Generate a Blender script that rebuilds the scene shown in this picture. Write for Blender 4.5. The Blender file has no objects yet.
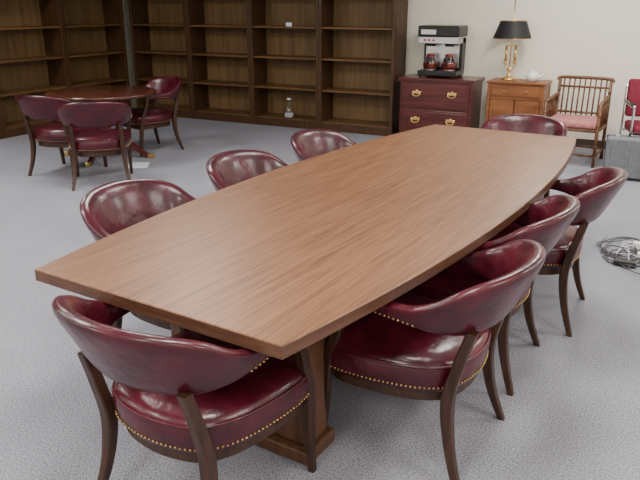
import bpy, bmesh, math, random
from mathutils import Vector, Matrix
random.seed(4)
S=bpy.context.scene
R=math.radians
# ---------------------------------------------------------------- materials
def mat(name,col,rough=.5,metal=0,coat=0,spec=.5,trans=0,ior=1.45,emit=None,es=0):
    m=bpy.data.materials.new(name);m.use_nodes=True
    b=m.node_tree.nodes['Principled BSDF']
    b.inputs['Base Color'].default_value=(*col,1);b.inputs['Roughness'].default_value=rough
    b.inputs['Metallic'].default_value=metal;b.inputs['Coat Weight'].default_value=coat
    b.inputs['Coat Roughness'].default_value=.15
    b.inputs['Specular IOR Level'].default_value=spec
    b.inputs['Transmission Weight'].default_value=trans;b.inputs['IOR'].default_value=ior
    if emit: b.inputs['Emission Color'].default_value=(*emit,1);b.inputs['Emission Strength'].default_value=es
    return m
def noisy(m,c1,c2,scale=(1,1,1),nscale=5,detail=6,bump=0,bscale=None,lo=.35,hi=.65,bdist=.01,dist=0):
    nt=m.node_tree;N=nt.nodes;K=nt.links;b=N['Principled BSDF']
    tc=N.new('ShaderNodeTexCoord');mp=N.new('ShaderNodeMapping');mp.inputs['Scale'].default_value=scale
    K.new(tc.outputs['Object'],mp.inputs['Vector'])
    n=N.new('ShaderNodeTexNoise');n.inputs['Scale'].default_value=nscale;n.inputs['Detail'].default_value=detail
    n.inputs['Distortion'].default_value=dist
    K.new(mp.outputs[0],n.inputs['Vector'])
    r=N.new('ShaderNodeValToRGB');r.color_ramp.elements[0].position=lo;r.color_ramp.elements[1].position=hi
    r.color_ramp.elements[0].color=(*c1,1);r.color_ramp.elements[1].color=(*c2,1)
    K.new(n.outputs['Fac'],r.inputs[0]);K.new(r.outputs[0],b.inputs['Base Color'])
    if bump:
        n2=N.new('ShaderNodeTexNoise');n2.inputs['Scale'].default_value=bscale or nscale;n2.inputs['Detail'].default_value=3
        K.new(tc.outputs['Object'],n2.inputs['Vector'])
        bp=N.new('ShaderNodeBump');bp.inputs['Strength'].default_value=bump;bp.inputs['Distance'].default_value=bdist
        K.new(n2.outputs['Fac'],bp.inputs['Height']);K.new(bp.outputs[0],b.inputs['Normal'])
    return m
M={}
M['leather']=noisy(mat('burgundy_leather',(.1,.01,.025),.30,coat=.22),(.034,.0022,.007),(.076,.0050,.0145),nscale=9,bump=.32,bscale=20,bdist=.012)
M['chairwood']=noisy(mat('dark_walnut',(.05,.02,.01),.38),(.028,.011,.006),(.055,.023,.012),(30,30,2.5),nscale=1.5)
M['brass']=mat('brass',(.75,.53,.2),.3,1)
M['nail']=mat('antique_brass_nail',(.50,.34,.13),.35,1)
M['tabletop']=noisy(mat('walnut_laminate',(.3,.16,.09),.38,spec=.5),(.095,.040,.018),(.225,.105,.050),(46,1.5,1),nscale=1.7,detail=11,lo=.26,hi=.62,dist=.9)
M['tableedge']=noisy(mat('walnut_edge',(.2,.1,.05),.35),(.085,.036,.019),(.135,.060,.032),(8,1.5,60),nscale=1.2)
M['tablebase']=noisy(mat('walnut_base',(.2,.1,.05),.4),(.075,.033,.018),(.13,.060,.031),(30,30,1.5),nscale=1.3)
M['bookwood']=noisy(mat('bookcase_walnut',(.08,.04,.015),.45),(.042,.018,.007),(.080,.037,.014),(25,25,1.6),nscale=1.2)
M['bookshelf']=noisy(mat('bookcase_shelf_wood',(.15,.08,.03),.42),(.10,.050,.019),(.165,.085,.033),(1.6,25,25),nscale=1.2)
M['bookback']=noisy(mat('bookcase_back_panel',(.2,.13,.06),.55),(.125,.071,.028),(.19,.112,.047),(14,14,1.0),nscale=1.2)
M['mahog']=noisy(mat('mahogany',(.1,.02,.015),.28,coat=.3),(.062,.010,.009),(.108,.020,.017),(2,20,20),nscale=1.3)
M['mahogtop']=noisy(mat('mahogany_top',(.1,.03,.02),.18,coat=.5),(.055,.016,.010),(.11,.036,.022),(1.5,14,2),nscale=1.5)
M['oak']=noisy(mat('cherry_wood',(.4,.17,.06),.4),(.17,.056,.017),(.26,.098,.032),(2,14,14),nscale=1.3)
M['bamboo']=noisy(mat('bamboo_brown',(.2,.09,.035),.35),(.08,.03,.012),(.17,.075,.03),(6,6,6),nscale=3)
M['pink']=noisy(mat('pink_cushion_fabric',(.5,.18,.18),.85),(.38,.13,.14),(.50,.22,.21),nscale=25)
M['black']=mat('black_plastic',(.012,.012,.013),.3)
M['steel']=mat('stainless_steel',(.6,.6,.62),.28,1)
M['chrome']=mat('chrome',(.8,.8,.82),.12,1)
M['glass']=mat('clear_glass',(.95,.98,.98),.03,trans=1)
M['coffee']=mat('red_brown_liquid',(.25,.03,.02),.2)
M['white']=mat('white_ceramic',(.8,.79,.76),.3)
M['shade']=mat('black_lampshade',(.012,.012,.014),.6)
M['shadein']=mat('lampshade_lining',(.6,.5,.3),.6)
M['grey']=noisy(mat('grey_hard_plastic',(.2,.21,.22),.5),(.13,.14,.155),(.17,.18,.195),nscale=30)
M['cloth']=noisy(mat('burgundy_fabric',(.25,.02,.05),.8),(.14,.008,.024),(.21,.015,.04),nscale=40)
M['cabled']=mat('grey_cable',(.05,.05,.055),.5)
M['cablew']=mat('white_cable',(.6,.6,.6),.5)
M['label']=mat('paper_label',(.7,.75,.85),.7)
M['wall']=noisy(mat('cream_paint',(.72,.68,.58),.8),(.80,.76,.65),(.84,.80,.69),nscale=2,bump=.08,bscale=120,bdist=.003)
M['ceil']=noisy(mat('ceiling_tile',(.75,.75,.73),.9),(.7,.7,.68),(.8,.8,.78),nscale=80)
M['trim']=mat('brown_vinyl_base',(.06,.04,.03),.5)
M['diff']=mat('troffer_diffuser',(.9,.9,.9),.5,emit=(1,.97,.92),es=4)
def carpet():
    m=mat('grey_carpet',(.35,.35,.38),.95,spec=.1);nt=m.node_tree;N=nt.nodes;K=nt.links;b=N['Principled BSDF']
    tc=N.new('ShaderNodeTexCoord')
    def noise(s,d):
        n=N.new('ShaderNodeTexNoise');n.inputs['Scale'].default_value=s;n.inputs['Detail'].default_value=d;K.new(tc.outputs['Object'],n.inputs['Vector']);return n
    a=noise(150,3);c=noise(1.6,3)
    r=N.new('ShaderNodeValToRGB');r.color_ramp.elements[0].position=.33;r.color_ramp.elements[1].position=.67
    r.color_ramp.elements[0].color=(.135,.135,.162,1);r.color_ramp.elements[1].color=(.42,.42,.475,1)
    K.new(a.outputs['Fac'],r.inputs[0])
    r2=N.new('ShaderNodeValToRGB');r2.color_ramp.elements[0].position=.3;r2.color_ramp.elements[1].position=.7
    r2.color_ramp.elements[0].color=(.90,.90,.90,1);r2.color_ramp.elements[1].color=(1.05,1.05,1.05,1)
    K.new(c.outputs['Fac'],r2.inputs[0])
    mx=N.new('ShaderNodeMix');mx.data_type='RGBA';mx.blend_type='MULTIPLY';mx.inputs[0].default_value=1
    K.new(r.outputs[0],mx.inputs[6]);K.new(r2.outputs[0],mx.inputs[7]);K.new(mx.outputs[2],b.inputs['Base Color'])
    bp=N.new('ShaderNodeBump');bp.inputs['Strength'].default_value=.4;bp.inputs['Distance'].default_value=.004
    K.new(a.outputs['Fac'],bp.inputs['Height']);K.new(bp.outputs[0],b.inputs['Normal'])
    return m
M['carpet']=carpet()

# ---------------------------------------------------------------- mesh builder
class B:
    def __init__(s): s.bm=bmesh.new();s.mats=[]
    def mi(s,k):
        if k not in s.mats: s.mats.append(k)
        return s.mats.index(k)
    def merge(s,t,k,smooth=False,mtx=None):
        i=s.mi(k)
        if mtx is not None: bmesh.ops.transform(t,matrix=mtx,verts=t.verts)
        for f in t.faces: f.material_index=i;f.smooth=smooth
        me=bpy.data.meshes.new('tmp');t.to_mesh(me);t.free();s.bm.from_mesh(me);bpy.data.meshes.remove(me)
    def box(s,lo,hi,k,bev=0,seg=2,mtx=None,smooth=False):
        t=bmesh.new();bmesh.ops.create_cube(t,size=1)
        for v in t.verts: v.co=Vector([(lo[j]+hi[j])/2+v.co[j]*(hi[j]-lo[j]) for j in range(3)])
        if bev: bmesh.ops.bevel(t,geom=t.edges[:],offset=bev,segments=seg,affect='EDGES',profile=.5)
        s.merge(t,k,smooth,mtx)
    def rings(s,rs,k,smooth=True,closed=True,cap=True,mtx=None,loop=False):
        t=bmesh.new();V=[[t.verts.new(p) for p in r] for r in rs];n=len(rs[0])
        m=len(V)
        for a in range(m if loop else m-1):
            b=(a+1)%m
            for j in range(n if closed else n-1):
                jj=(j+1)%n
                try:t.faces.new((V[a][j],V[a][jj],V[b][jj],V[b][j]))
                except ValueError: pass
        if cap and not loop:
            t.faces.new(V[0][::-1]);t.faces.new(V[-1])
        bmesh.ops.recalc_face_normals(t,faces=t.faces[:])
        s.merge(t,k,smooth,mtx)
    def lathe(s,prof,k,c=(0,0,0),seg=24,mtx=None,cap=True):
        rs=[[(c[0]+r*math.cos(2*math.pi*j/seg),c[1]+r*math.sin(2*math.pi*j/seg),c[2]+z) for j in range(seg)] for r,z in prof]
        s.rings(rs,k,cap=cap,mtx=mtx)
    def tube(s,pts,r,k,seg=8,cyc=False,mtx=None):
        pts=[Vector(p) for p in pts];n=len(pts);rs=[]
        rr=r if isinstance(r,(list,tuple)) else [r]*n
        up=None
        for i,p in enumerate(pts):
            a=pts[i-1] if (i>0 or cyc) else p;b=pts[(i+1)%n] if (i<n-1 or cyc) else p
            d=(b-a).normalized()
            if up is None: up=d.orthogonal().normalized()
            else:
                up=(up-d*up.dot(d))
                up=up.normalized() if up.length>1e-5 else d.orthogonal().normalized()
            q=d.cross(up)
            rs.append([tuple(p+(up*math.cos(2*math.pi*j/seg)+q*math.sin(2*math.pi*j/seg))*rr[i]) for j in range(seg)])
        s.rings(rs,k,loop=cyc,mtx=mtx)
    def ball(s,c,r,k,sub=1,scale=(1,1,1)):
        t=bmesh.new();bmesh.ops.create_icosphere(t,subdivisions=sub,radius=r)
        for v in t.verts: v.co=Vector((c[0]+v.co.x*scale[0],c[1]+v.co.y*scale[1],c[2]+v.co.z*scale[2]))
        s.merge(t,k,True)
    def mesh(s,name):
        me=bpy.data.meshes.new(name);s.bm.to_mesh(me);s.bm.free()
        for k in s.mats: me.materials.append(M[k])
        return me
def obj(name,me,loc=(0,0,0),rz=0):
    o=bpy.data.objects.new(name,me);o.location=loc;o.rotation_euler=(0,0,rz);S.collection.objects.link(o);return o
def cr(P,n):
    out=[];P=[tuple(p) for p in P];Q=[P[0]]+P+[P[-1]]
    for i in range(1,len(Q)-2):
        for k in range(n):
            t=k/n;a,b,c,d=Q[i-1],Q[i],Q[i+1],Q[i+2]
            out.append(tuple(.5*((2*b[j])+(-a[j]+c[j])*t+(2*a[j]-5*b[j]+4*c[j]-d[j])*t*t+(-a[j]+3*b[j]-3*c[j]+d[j])*t**3) for j in range(len(b))))
    out.append(P[-1]);return out

# ---------------------------------------------------------------- barrel captain chair (faces +y)
def chair_mesh():
    b=B()
    def outline(sc=1,grow=0):
        key=[(0,.285),(.2,.28),(.275,.245),(.295,.15),(.285,0),(.25,-.14),(.17,-.235),(0,-.27)]
        key=key+[(-x,y) for x,y in key[-2:0:-1]]
        n=len(key);pts=[]
        for i in range(n):
            for k in range(4):
                t=k/4;a,bb,c,d=key[i-1],key[i],key[(i+1)%n],key[(i+2)%n]
                x,y=[.5*((2*bb[j])+(-a[j]+c[j])*t+(2*a[j]-5*bb[j]+4*c[j]-d[j])*t*t+(-a[j]+3*bb[j]-3*c[j]+d[j])*t**3) for j in (0,1)]
                pts.append((x*sc,y*sc))
        return pts
    prof=[(.90,.345),(.965,.347),(.985,.36),(1.0,.385),(1.015,.41),(1.01,.435),(.975,.458),(.9,.472),(.75,.482),(.5,.490),(.25,.493),(.05,.494)]
    b.rings([[(x,y,z) for x,y in outline(s)] for s,z in prof],'leather')
    b.tube([(x,y,.447) for x,y in outline(1.0)],.006,'leather',6,cyc=True)
    o=outline(1.0);
    def along(pts,step,cyc=True):
        res=[];acc=0;n=len(pts)
        for i in range(n if cyc else n-1):
            p=Vector(pts[i]);q=Vector(pts[(i+1)%n]);l=(q-p).length
            while acc<l: res.append(p+(q-p)*(acc/l));acc+=step
            acc-=l
        return res
    for p in along([(x,y,.366) for x,y in outline(.995)],.0165): b.ball(p,.0050,'nail',1)
    b.rings([[(x,y,z) for x,y in outline(.9)] for z in (.30,.345)],'chairwood',smooth=False)
    # back band : x,y, ztop, zbot, thickness, outward lean
    K=[(-.272,.19,.686,.645,.048,.0),(-.288,.10,.688,.642,.050,.0),(-.298,.0,.690,.636,.052,.0),(-.300,-.10,.694,.625,.054,.004),(-.287,-.185,.732,.606,.056,.020),(-.243,-.265,.795,.590,.060,.040),(-.14,-.332,.824,.584,.064,.052),(0,-.358,.832,.582,.066,.056)]
    K=K+[(-k[0],)+k[1:] for k in K[-2::-1]]
    st=cr(K,5)
    rs=[];lower=[]
    for i,(x,y,zt,zb,th,ln) in enumerate(st):
        a=st[max(i-1,0)];c=st[min(i+1,len(st)-1)]
        d=Vector((c[0]-a[0],c[1]-a[1],0)).normalized();nrm=Vector((-d.y,d.x,0))
        if nrm.dot(Vector((x,y,0)))<0: nrm=-nrm
        end=min(i,len(st)-1-i);e=1 if end>2 else (.45,.78,.93)[end]
        h=(zt-zb);zc=(zt+zb)/2;r=[]
        n=18
        for j in range(n):
            an=2*math.pi*j/n;ca,sa=math.cos(an),math.sin(an)
            px=math.copysign(abs(ca)**.6,ca)*th/2*e;pz=math.copysign(abs(sa)**.6,sa)*h/2*e
            f=(pz/(h/2)) if h else 0
            px*=(.86+.24*max(f,0))
            off=ln*(f+.2)
            q=Vector((x,y,zc+pz))+nrm*(px+off)
            r.append(tuple(q))
        rs.append(r)
        if end<17: lower.append((i,tuple(Vector((x,y,zb+.012))+nrm*(th*.43+ln*(-.8+.2)))))
    b.rings(rs,'leather')
    half=len(st)//2
    for seg in ([p for i,p in lower if i<half],[p for i,p in lower if i>half]):
        for p in along(seg,.0175,False): b.ball(p,.0048,'nail',1)
    def leg(pts,w):
        st=cr([tuple(p)+(q,) for p,q in zip(pts,w)],5)
        for sx in (-1,1):
            b.rings([[(sx*(x+dx*q),y+dy*q,z) for dx,dy in ((-1,-.75),(-.75,-1),(.75,-1),(1,-.75),(1,.75),(.75,1),(-.75,1),(-1,.75))] for x,y,z,q in st],'chairwood',smooth=False)
    leg([(.262,.275,0),(.262,.255,.2),(.270,.235,.38),(.282,.19,.52),(.282,.15,.655)],[.0135,.018,.021,.019,.017])
    leg([(.262,-.295,0),(.235,-.245,.16),(.222,-.225,.33),(.220,-.255,.48),(.215,-.292,.61)],[.0135,.018,.022,.020,.018])
    return b.mesh('conference_armchair')
CM=chair_mesh()
chairs=[(-1.275,1.585,-6),(-.75,2.25,86),(-.73,2.97,88),(-.59,3.67,90),(-1.92,2.30,-90),(-1.85,3.14,-91),(-1.79,3.97,-92),(-1.0,5.04,176)]
for x,y,a in chairs: obj('conference_armchair',CM,(x,y,0),R(a))
RT=(-5.65,5.6)
for x,y in [(-4.86,4.72),(-5.50,4.88),(-5.49,6.12)]:
    a=math.atan2(RT[1]-y,RT[0]-x)-math.pi/2
    obj('conference_armchair',CM,(x,y,0),a)

# ---------------------------------------------------------------- conference table
def conf_table():
    b=B();L=3.65;W=.54;bul=.17
    def outl(g=0,rc=.02):
        p=[];n=28
        for i in range(n+1):
            y=-L/2+g+(L-2*g)*i/n;p.append((W-g+bul*(1-(2*y/L)**2),y))
        p=p+[(-x,y) for x,y in reversed(p)]
        return p
    t=.046;z=.75
    b.rings([[(x,y,z-t) for x,y in outl(.003)],[(x,y,z-t+.003) for x,y in outl(0)],[(x,y,z-.003) for x,y in outl(0)]],'tableedge',smooth=False,cap=True)
    b.rings([[(x,y,z-.0031) for x,y in outl(.0)],[(x,y,z) for x,y in outl(.003)]],'tabletop',smooth=False)
    for s in (-1,1):
        y=s*1.32
        b.box((-.34,y-.07,.06),(.34,y+.07,.70),'tablebase',.012)
        b.box((-.36,y-.10,0),(.36,y+.10,.06),'tablebase',.01)
        b.box((-.38,y-.11,.68),(.38,y+.11,.704),'tablebase',.004)
    b.box((-.02,-1.25,.22),(.02,1.25,.60),'tablebase',.003)
    return b.mesh('conference_table')
obj('conference_table',conf_table(),(-1.252,3.28,0),R(-4.5))

# ---------------------------------------------------------------- round table
def round_table():
    b=B();r=.6
    b.lathe([(.01,.70),(r-.03,.70),(r-.015,.705),(r-.004,.715),(r,.725),(r-.006,.737),(r-.02,.74),(.01,.742)],'mahogtop',seg=64)
    b.lathe([(.04,.66),(.16,.66),(.16,.70)],'mahog')
    b.lathe([(.075,.16),(.095,.19),(.10,.24),(.07,.28),(.055,.32),(.07,.38),(.085,.44),(.07,.52),(.05,.57),(.06,.60),(.10,.64),(.12,.665)],'mahog')
    for i in range(4):
        m=Matrix.Rotation(R(20+90*i),4,'Z')
        st=cr([(.05,.26,.035,.028),(.18,.24,.036,.026),(.33,.12,.030,.022),(.46,.035,.026,.02),(.50,.03,.024,.02)],5)
        b.rings([[(x,-w,z-h),(x,w,z-h),(x,w,z+h),(x,-w,z+h)] for x,z,h,w in st],'mahog',smooth=False,mtx=m)
        b.box((.475,-.025,.0),(.545,.025,.055),'brass',.01,mtx=m)
    return b.mesh('round_table')
obj('round_pedestal_table',round_table(),(*RT,0),0)
b=B();b.box((-.11,-.14,0),(.11,.14,.003),'label');obj('paper_sheet',b.mesh('paper_sheet'),(-5.05,5.42,0),R(35))

# ---------------------------------------------------------------- bookcases
def bookcase(ws,depth,h=2.25):
    b=B();x=0;T=.022;st=.045
    tot=sum(ws)
    b.box((0,.03,0),(tot,depth,.10),'bookwood',.002)
    for w in ws:
        b.box((x,.018,.10),(x+T,depth,h),'bookwood')
        b.box((x+w-T,.018,.10),(x+w,depth,h),'bookwood')
        b.box((x+.002,0,.0),(x+st,.02,h),'bookwood',.003)
        b.box((x+w-st,0,.0),(x+w-.002,.02,h),'bookwood',.003)
        b.box((x+st,0.001,.0),(x+w-st,.019,.11),'bookwood',.002)
        b.box((x+T,depth-.012,.10),(x+w-T,depth,h),'bookback')
        for z in (.12,.55,.965,1.37,1.79):
            b.box((x+T,.022,z-.025),(x+w-T,depth-.012,z),'bookshelf',.002)
        b.box((x+st,0.001,h-.10),(x+w-st,.019,h),'bookwood',.002)
        x+=w
    b.box((-.02,-.03,h),(tot+.02,depth,h+.06),'bookwood',.01)
    return b.mesh('bookcase')
BW=1.09
obj('bookcase',bookcase([BW]*4,.42),(-3.23-4*BW,8.25,0))
obj('bookcase',bookcase([1.2]*5,.40),(-7.66,8.20-5*1.2,0),R(90))

# ---------------------------------------------------------------- lateral file chest
def chest():
    b=B();w=.95;d=.52;h=.785
    b.box((0.01,.01,0),(w-.01,d,.07),'mahog',.004)
    b.box((0.015,.015,.06),(w-.015,d,h-.03),'mahog',.004)
    b.box((-.012,-.012,h-.032),(w+.012,d,h),'mahog',.008)
    b.box((-.004,-.004,h-.05),(w+.004,d,h-.032),'mahog',.004)
    for z0,z1 in ((.085,.395),(.415,.725)):
        b.box((.04,-.006,z0),(w-.04,.02,z1),'mahog',.006)
        b.box((.065,-.012,z0+.025),(w-.065,.0,z1-.025),'mahog',.005)
        for x in (w*.26,w*.74):
            z=z0+.19
            b.box((x-.055,-.016,z-.012),(x+.055,-.011,z+.022),'brass',.004)
            b.ball((x,-.014,z+.022),.016,'brass',2,(1,.3,1))
            for s in (-1,1): b.ball((x+s*.048,-.022,z+.006),.011,'brass',2)
            b.tube(cr([(x-.048,-.026,z+.004),(x-.044,-.034,z-.022),(x-.018,-.036,z-.036),(x+.018,-.036,z-.036),(x+.044,-.034,z-.022),(x+.048,-.026,z+.004)],4),.006,'brass')
    return b.mesh('chest')
obj('lateral_file_chest',chest(),(-3.12,8.16,0))

# ---------------------------------------------------------------- coffee maker
def coffee():
    b=B();w=.44;d=.36
    b.box((0,0,0.015),(w,d,.075),'black',.012)
    b.box((0.0,.22,.07),(w,d,.42),'black',.006)
    b.box((0,.0,.36),(w,d,.43),'steel',.006)
    b.box((-.01,-.01,.43),(w+.01,d+.01,.545),'black',.014)
    b.box((.03,.205,.10),(w-.03,.222,.36),'steel',.002)
    for fx in (.03,w-.03):
        for fy in (.03,d-.03): b.lathe([(.014,0),(.014,.02)],'black',(fx,fy,0),12)
    for cx in (.115,.325):
        b.lathe([(.072,.075),(.075,.082),(.06,.085)],'steel',(cx,.105,0))
        b.lathe([(.05,.088),(.068,.095),(.074,.125),(.072,.155),(.05,.155)],'coffee',(cx,.105,0))
        b.lathe([(.055,.086),(.074,.094),(.080,.125),(.076,.16),(.055,.20),(.04,.222),(.044,.235)],'glass',(cx,.105,0),cap=False)
        b.lathe([(.045,.222),(.047,.24),(.03,.25),(.01,.252)],'coffee',(cx,.105,0))
        b.tube(cr([(cx,.062,.235),(cx,.01,.225),(cx,-.005,.18),(cx,.022,.12)],4),.009,'black')
        b.lathe([(.05,.33),(.055,.36)],'black',(cx,.105,0))
    for i in range(3): b.box((.06+i*.05,-.006,.385),(.085+i*.05,.0,.405),'coffee',.002)
    b.box((.03,-.016,.455),(.20,-.009,.505),'steel',.002)
    me=b.mesh('coffee')
    me.transform(Matrix.Diagonal((1.13,1.05,1.14,1)))
    return me
obj('coffee_maker',coffee(),(-2.92,8.26,.785))

# ---------------------------------------------------------------- small side cabinet
def sidecab():
    b=B();w=.66;d=.42;h=.79
    b.box((-.015,-.015,h-.028),(w+.015,d,h),'oak',.008)
    for x in (0,w-.035):
        for y in (0,d-.035): b.box((x,y,0),(x+.035,y+.035,h-.028),'oak',.003)
    b.box((.03,.006,h-.19),(w-.03,.03,h-.03),'oak',.003)
    b.box((.05,-.004,h-.17),(w-.05,.01,h-.05),'oak',.005)
    for x in (0.006,w-.022): b.box((x,.03,.10),(x+.016,d-.03,h-.03),'oak')
    b.box((.03,d-.02,.1),(w-.03,d-.005,h-.03),'oak')
    b.box((.01,.01,.10),(w-.01,d-.01,.125),'oak',.003)
    b.box((.01,.01,h-.21),(w-.01,d-.01,h-.19),'oak',.003)
    for s in (0,1):
        x0=.04+s*(w/2-.035);x1=x0+w/2-.045
        b.box((x0,.002,.135),(x1,.02,h-.215),'oak',.004)
        b.box((x0+.04,-.004,.175),(x1-.04,.004,h-.255),'oak',.004)
        b.ball(((x1-.02) if s==0 else (x0+.02),-.01,.36),.012,'brass',2)
    for x in (w*.3,w*.7): b.ball((x,-.014,h-.11),.014,'brass',2)
    return b.mesh('sidecab')
obj('side_cabinet',sidecab(),(-2.0,8.2,0))
def lamp():
    b=B()
    b.lathe([(.01,.0),(.085,.0),(.09,.012),(.07,.03),(.03,.04),(.02,.06),(.013,.08)],'brass')
    b.tube([(0,0,.05),(0,0,.98)],.007,'brass')
    b.lathe([(.006,.10),(.03,.115),(.012,.135)],'brass')
    for s in (-1,1):
        b.tube(cr([(0,0,.15),(s*.03,0,.13),(s*.055,0,.15),(s*.055,0,.19)],5),.008,'brass')
        b.lathe([(.014,.19),(.03,.205),(.014,.215)],'brass',(s*.055,0,0))
        b.lathe([(.014,.21),(.014,.40)],'brass',(s*.055,0,0),16)
    b.tube([(-.055,0,.40),(.055,0,.40)],.006,'brass')
    z0,z1=.48,.68
    b.lathe([(.225,z0),(.15,z1)],'shade',seg=40,cap=False)
    b.lathe([(.222,z0+.001),(.147,z1-.001)],'shadein',seg=40,cap=False)
    b.tube([(.225*math.cos(i*math.pi/16),.225*math.sin(i*math.pi/16),z0) for i in range(32)],.004,'brass',6,cyc=True)
    b.tube([(.15*math.cos(i*math.pi/16),.15*math.sin(i*math.pi/16),z1) for i in range(32)],.004,'brass',6,cyc=True)
    for i in range(3):
        a=i*2*math.pi/3;b.tube([(0,0,z1-.01),(.15*math.cos(a),.15*math.sin(a),z1-.003)],.003,'brass',6)
    b.ball((0,0,.985),.014,'brass',2)
    return b.mesh('lamp')
obj('table_lamp',lamp(),(-1.81,8.42,.79))
def teapot():
    b=B()
    b.lathe([(.03,0),(.045,.004),(.065,.035),(.06,.065),(.035,.085),(.032,.09),(.01,.098),(.008,.105),(.012,.112),(.002,.118)],'white')
    b.tube(cr([(.055,0,.04),(.09,0,.055),(.105,0,.085)],4),[.014]*4+[.01]*4+[.008],'white')
    b.tube(cr([(-.055,0,.07),(-.095,0,.07),(-.095,0,.03),(-.06,0,.025)],4),.006,'white')
    me=b.mesh('teapot');me.transform(Matrix.Scale(1.25,4));return me
obj('teapot',teapot(),(-1.52,8.36,.79),R(20))

# ---------------------------------------------------------------- bamboo armchair
def bamboo():
    b=B();hw=.28
    K='bamboo'
    def bt(p,q,r=.013):
        p=Vector(p);q=Vector(q);b.tube([p,q],r,K,8)
        n=max(1,int((q-p).length/.13))
        for i in range(1,n+1):
            c=p+(q-p)*(i/(n+1));d=(q-p).normalized()*.006
            b.tube([c-d,c+d],r*1.25,K,8)
    for s in (-1,1):
        bt((s*hw,.26,0),(s*hw,.26,.66),.018)
        bt((s*hw,-.24,0),(s*(hw-.01),-.28,.86),.018)
        bt((s*hw,.26,.66),(s*(hw-.01),-.27,.70),.017)
        for z in (.12,.38): bt((s*hw,.26,z),(s*hw,-.25,z))
        for i in range(1,7):
            y=.26-.52*i/7;bt((s*hw,y,.42),(s*hw,y,.67),.009)
    for y in (.26,-.25):
        for z in (.12,.38): bt((-hw,y,z),(hw,y,z))
    b.tube(cr([(-hw-.01,-.28,.84),(-hw+.02,-.285,.875),(0,-.295,.88),(hw-.02,-.285,.875),(hw+.01,-.28,.84)],5),.019,K)
    bt((-hw,-.275,.78),(hw,-.275,.78),.012)
    bt((-hw,-.26,.50),(hw,-.26,.50),.012)
    for i in range(1,10):
        x=-hw+2*hw*i/10;bt((x,-.255,.40),(x,-.29,.87),.009)
    b.box((-hw,-.25,.375),(hw,.27,.40),K,.006)
    b.box((-hw+.01,-.24,.40),(hw-.01,.27,.475),'pink',.03,4,smooth=True)
    return b.mesh('bamboo')
obj('bamboo_armchair',bamboo(),(-.92,7.86,0),R(176))

def sled():
    b=B()
    for s in (-1,1):
        b.tube(cr([(s*.27,-.24,.86),(s*.27,-.22,.5),(s*.27,-.25,.06),(s*.27,-.20,.015),(s*.27,.22,.015),(s*.27,.26,.06),(s*.27,.24,.62),(s*.27,.20,.655),(s*.27,-.18,.66)],5),.013,'chrome',10)
        b.box((s*.27-.025,-.16,.66),(s*.27+.025,.2,.69),'black',.01)
    b.tube([(-.27,.24,.36),(.27,.24,.36)],.011,'chrome');b.tube([(-.27,-.235,.36),(.27,-.235,.36)],.011,'chrome')
    b.box((-.25,-.22,.37),(.25,.26,.47),'cloth',.03,4,smooth=True)
    m=Matrix.Translation((0,-.23,.50))@Matrix.Rotation(R(7),4,'X')
    b.box((-.25,-.04,0),(.25,.03,.40),'cloth',.03,4,mtx=m,smooth=True)
    return b.mesh('sled')
obj('chrome_frame_armchair',sled(),(-.14,7.88,0),R(195))

def case():
    b=B();w=.55;d=.24;h=.42
    b.box((0,0,.02),(w,d,h),'grey',.025,3)
    b.box((-.004,d*.5-.006,.03),(w+.004,d*.5+.006,h+.004),'black',.003)
    for i in range(4): b.box((.06+i*.13,-.006,.06),(.09+i*.13,.004,h-.05),'grey',.003)
    for x in (.1,w-.1):
        b.box((x-.02,d*.5-.025,h-.005),(x+.02,d*.5+.025,h+.012),'steel',.003)
        b.lathe([(.02,0),(.02,.03)],'black',(x,.05,0),12);b.lathe([(.02,0),(.02,.03)],'black',(x,d-.05,0),12)
    b.tube(cr([(w/2-.07,d/2,h),(w/2-.065,d/2,h+.03),(w/2+.065,d/2,h+.03),(w/2+.07,d/2,h)],4),.009,'black')
    return b.mesh('case')
obj('equipment_case',case(),(-.52,7.10,0),R(4))

def cables():
    b=B()
    for k,(cx,cy,n,r,c) in enumerate([(-.12,4.80,26,.0045,'cabled'),(-.05,4.95,22,.0045,'cablew'),(-.16,4.98,24,.004,'cabled'),(-.02,4.72,18,.004,'cabled')]):
        pts=[];a=random.random()*6
        for i in range(n):
            a+=.75+random.random()*.35;rad=.06+.11*random.random()
            pts.append((cx+1.1*rad*math.cos(a)+.0*i,cy+1.5*rad*math.sin(a),.006+.012*random.random()+.002*k))
        b.tube(cr(pts,5),r,c,6)
    b.tube(cr([(-.02,4.75,.006),(.15,4.6,.006),(.4,4.8,.006),(.7,4.5,.006),(1.2,4.7,.006)],8),.0045,'cabled',6)
    b.box((-.19,4.60,0),(-.05,4.66,.035),'black',.008)
    b.box((-.10,5.02,0),(.0,5.08,.045),'white',.008)
    b.box((-.06,4.83,0),(.03,4.88,.035),'white',.008)
    return b.mesh('cables')
obj('cable_tangle',cables())

def jug():
    b=B()
    outer=[(.002,0.003),(.06,.003),(.072,.015),(.075,.10),(.068,.14),(.03,.18),(.022,.20),(.022,.245),(.026,.25)]
    inner=[(.021,.25),(.0195,.20),(.0275,.182),(.065,.142),(.072,.10),(.069,.018),(.058,.007),(.002,.007)]
    b.lathe(outer+inner,'glass',cap=False,seg=32)
    b.lathe([(.002,.008),(.066,.009),(.069,.02),(.071,.07),(.002,.071)],'cablew',cap=False,seg=24)
    b.lathe([(.028,.251),(.028,.275),(.005,.278)],'white')
    return b.mesh('jug')
obj('glass_jug',jug(),(-4.85,8.36,.12))
b=B();b.box((0,0,0),(.09,.004,.05),'label');obj('shelf_label_card',b.mesh('card'),(-4.83,8.275,1.37))

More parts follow.
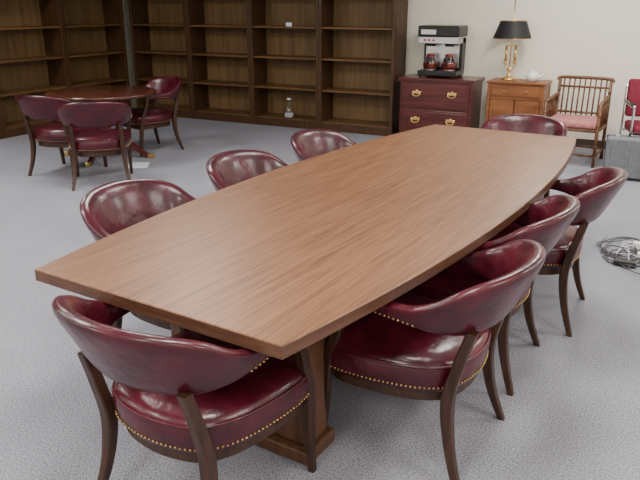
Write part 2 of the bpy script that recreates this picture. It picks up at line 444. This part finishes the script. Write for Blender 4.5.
# ---------------------------------------------------------------- room shell
X0,X1,Y0,Y1,HC=-8.08,3.0,-3.0,8.70,2.75
def slab(name,lo,hi,k):
    b=B();b.box(lo,hi,k);obj(name,b.mesh(name))
slab('floor',(X0-.1,Y0-.1,-.1),(X1+.1,Y1+.1,0),'carpet')
slab('ceiling',(X0-.1,Y0-.1,HC),(X1+.1,Y1+.1,HC+.1),'ceil')
slab('wall_back',(X0-.1,Y1,0),(X1+.1,Y1+.1,HC),'wall')
slab('wall_front',(X0-.1,Y0-.1,0),(X1+.1,Y0,HC),'wall')
slab('wall_left',(X0-.1,Y0,0),(X0,Y1,HC),'wall')
slab('wall_right',(X1,Y0,0),(X1+.1,Y1,HC),'wall')
slab('baseboard_back',(-3.2,Y1-.012,0),(X1,Y1,.10),'trim')
slab('baseboard_right',(X1-.012,Y0,0),(X1,Y1-.012,.10),'trim')

# ---------------------------------------------------------------- troffers
for x in (-6.3,-3.6,-.9,1.6):
    for y in (-1.2,1.6,4.4,7.0):
        lit=not(x<-3 and y>6)
        b=B();b.box((-.3,-.6,-.02),(.3,.6,0),'white',.004);b.box((-.27,-.57,-.024),(.27,.57,-.019),'diff' if lit else 'white')
        obj('ceiling_light',b.mesh('troffer'),(x,y,HC))
        if not lit: continue
        l=bpy.data.lights.new('troffer_light','AREA');l.shape='RECTANGLE';l.size=.54;l.size_y=1.14;l.energy=54 if y<3 else 44 if y<6 else 54;l.color=(1,.965,.905)
        o=bpy.data.objects.new('ceiling_light_lamp',l);o.location=(x,y,HC-.03);S.collection.objects.link(o)
w=bpy.data.worlds.new('world');S.world=w;w.use_nodes=True;w.node_tree.nodes['Background'].inputs[0].default_value=(.8,.85,.9,1);w.node_tree.nodes['Background'].inputs[1].default_value=.2

# ---------------------------------------------------------------- camera
c=bpy.data.cameras.new('camera');c.sensor_width=36;c.lens=36*670/640;c.clip_start=.05
co=bpy.data.objects.new('camera',c);co.location=(0,0,1.64);co.rotation_euler=(R(90-19.3),0,R(27.5))
S.collection.objects.link(co);S.camera=co
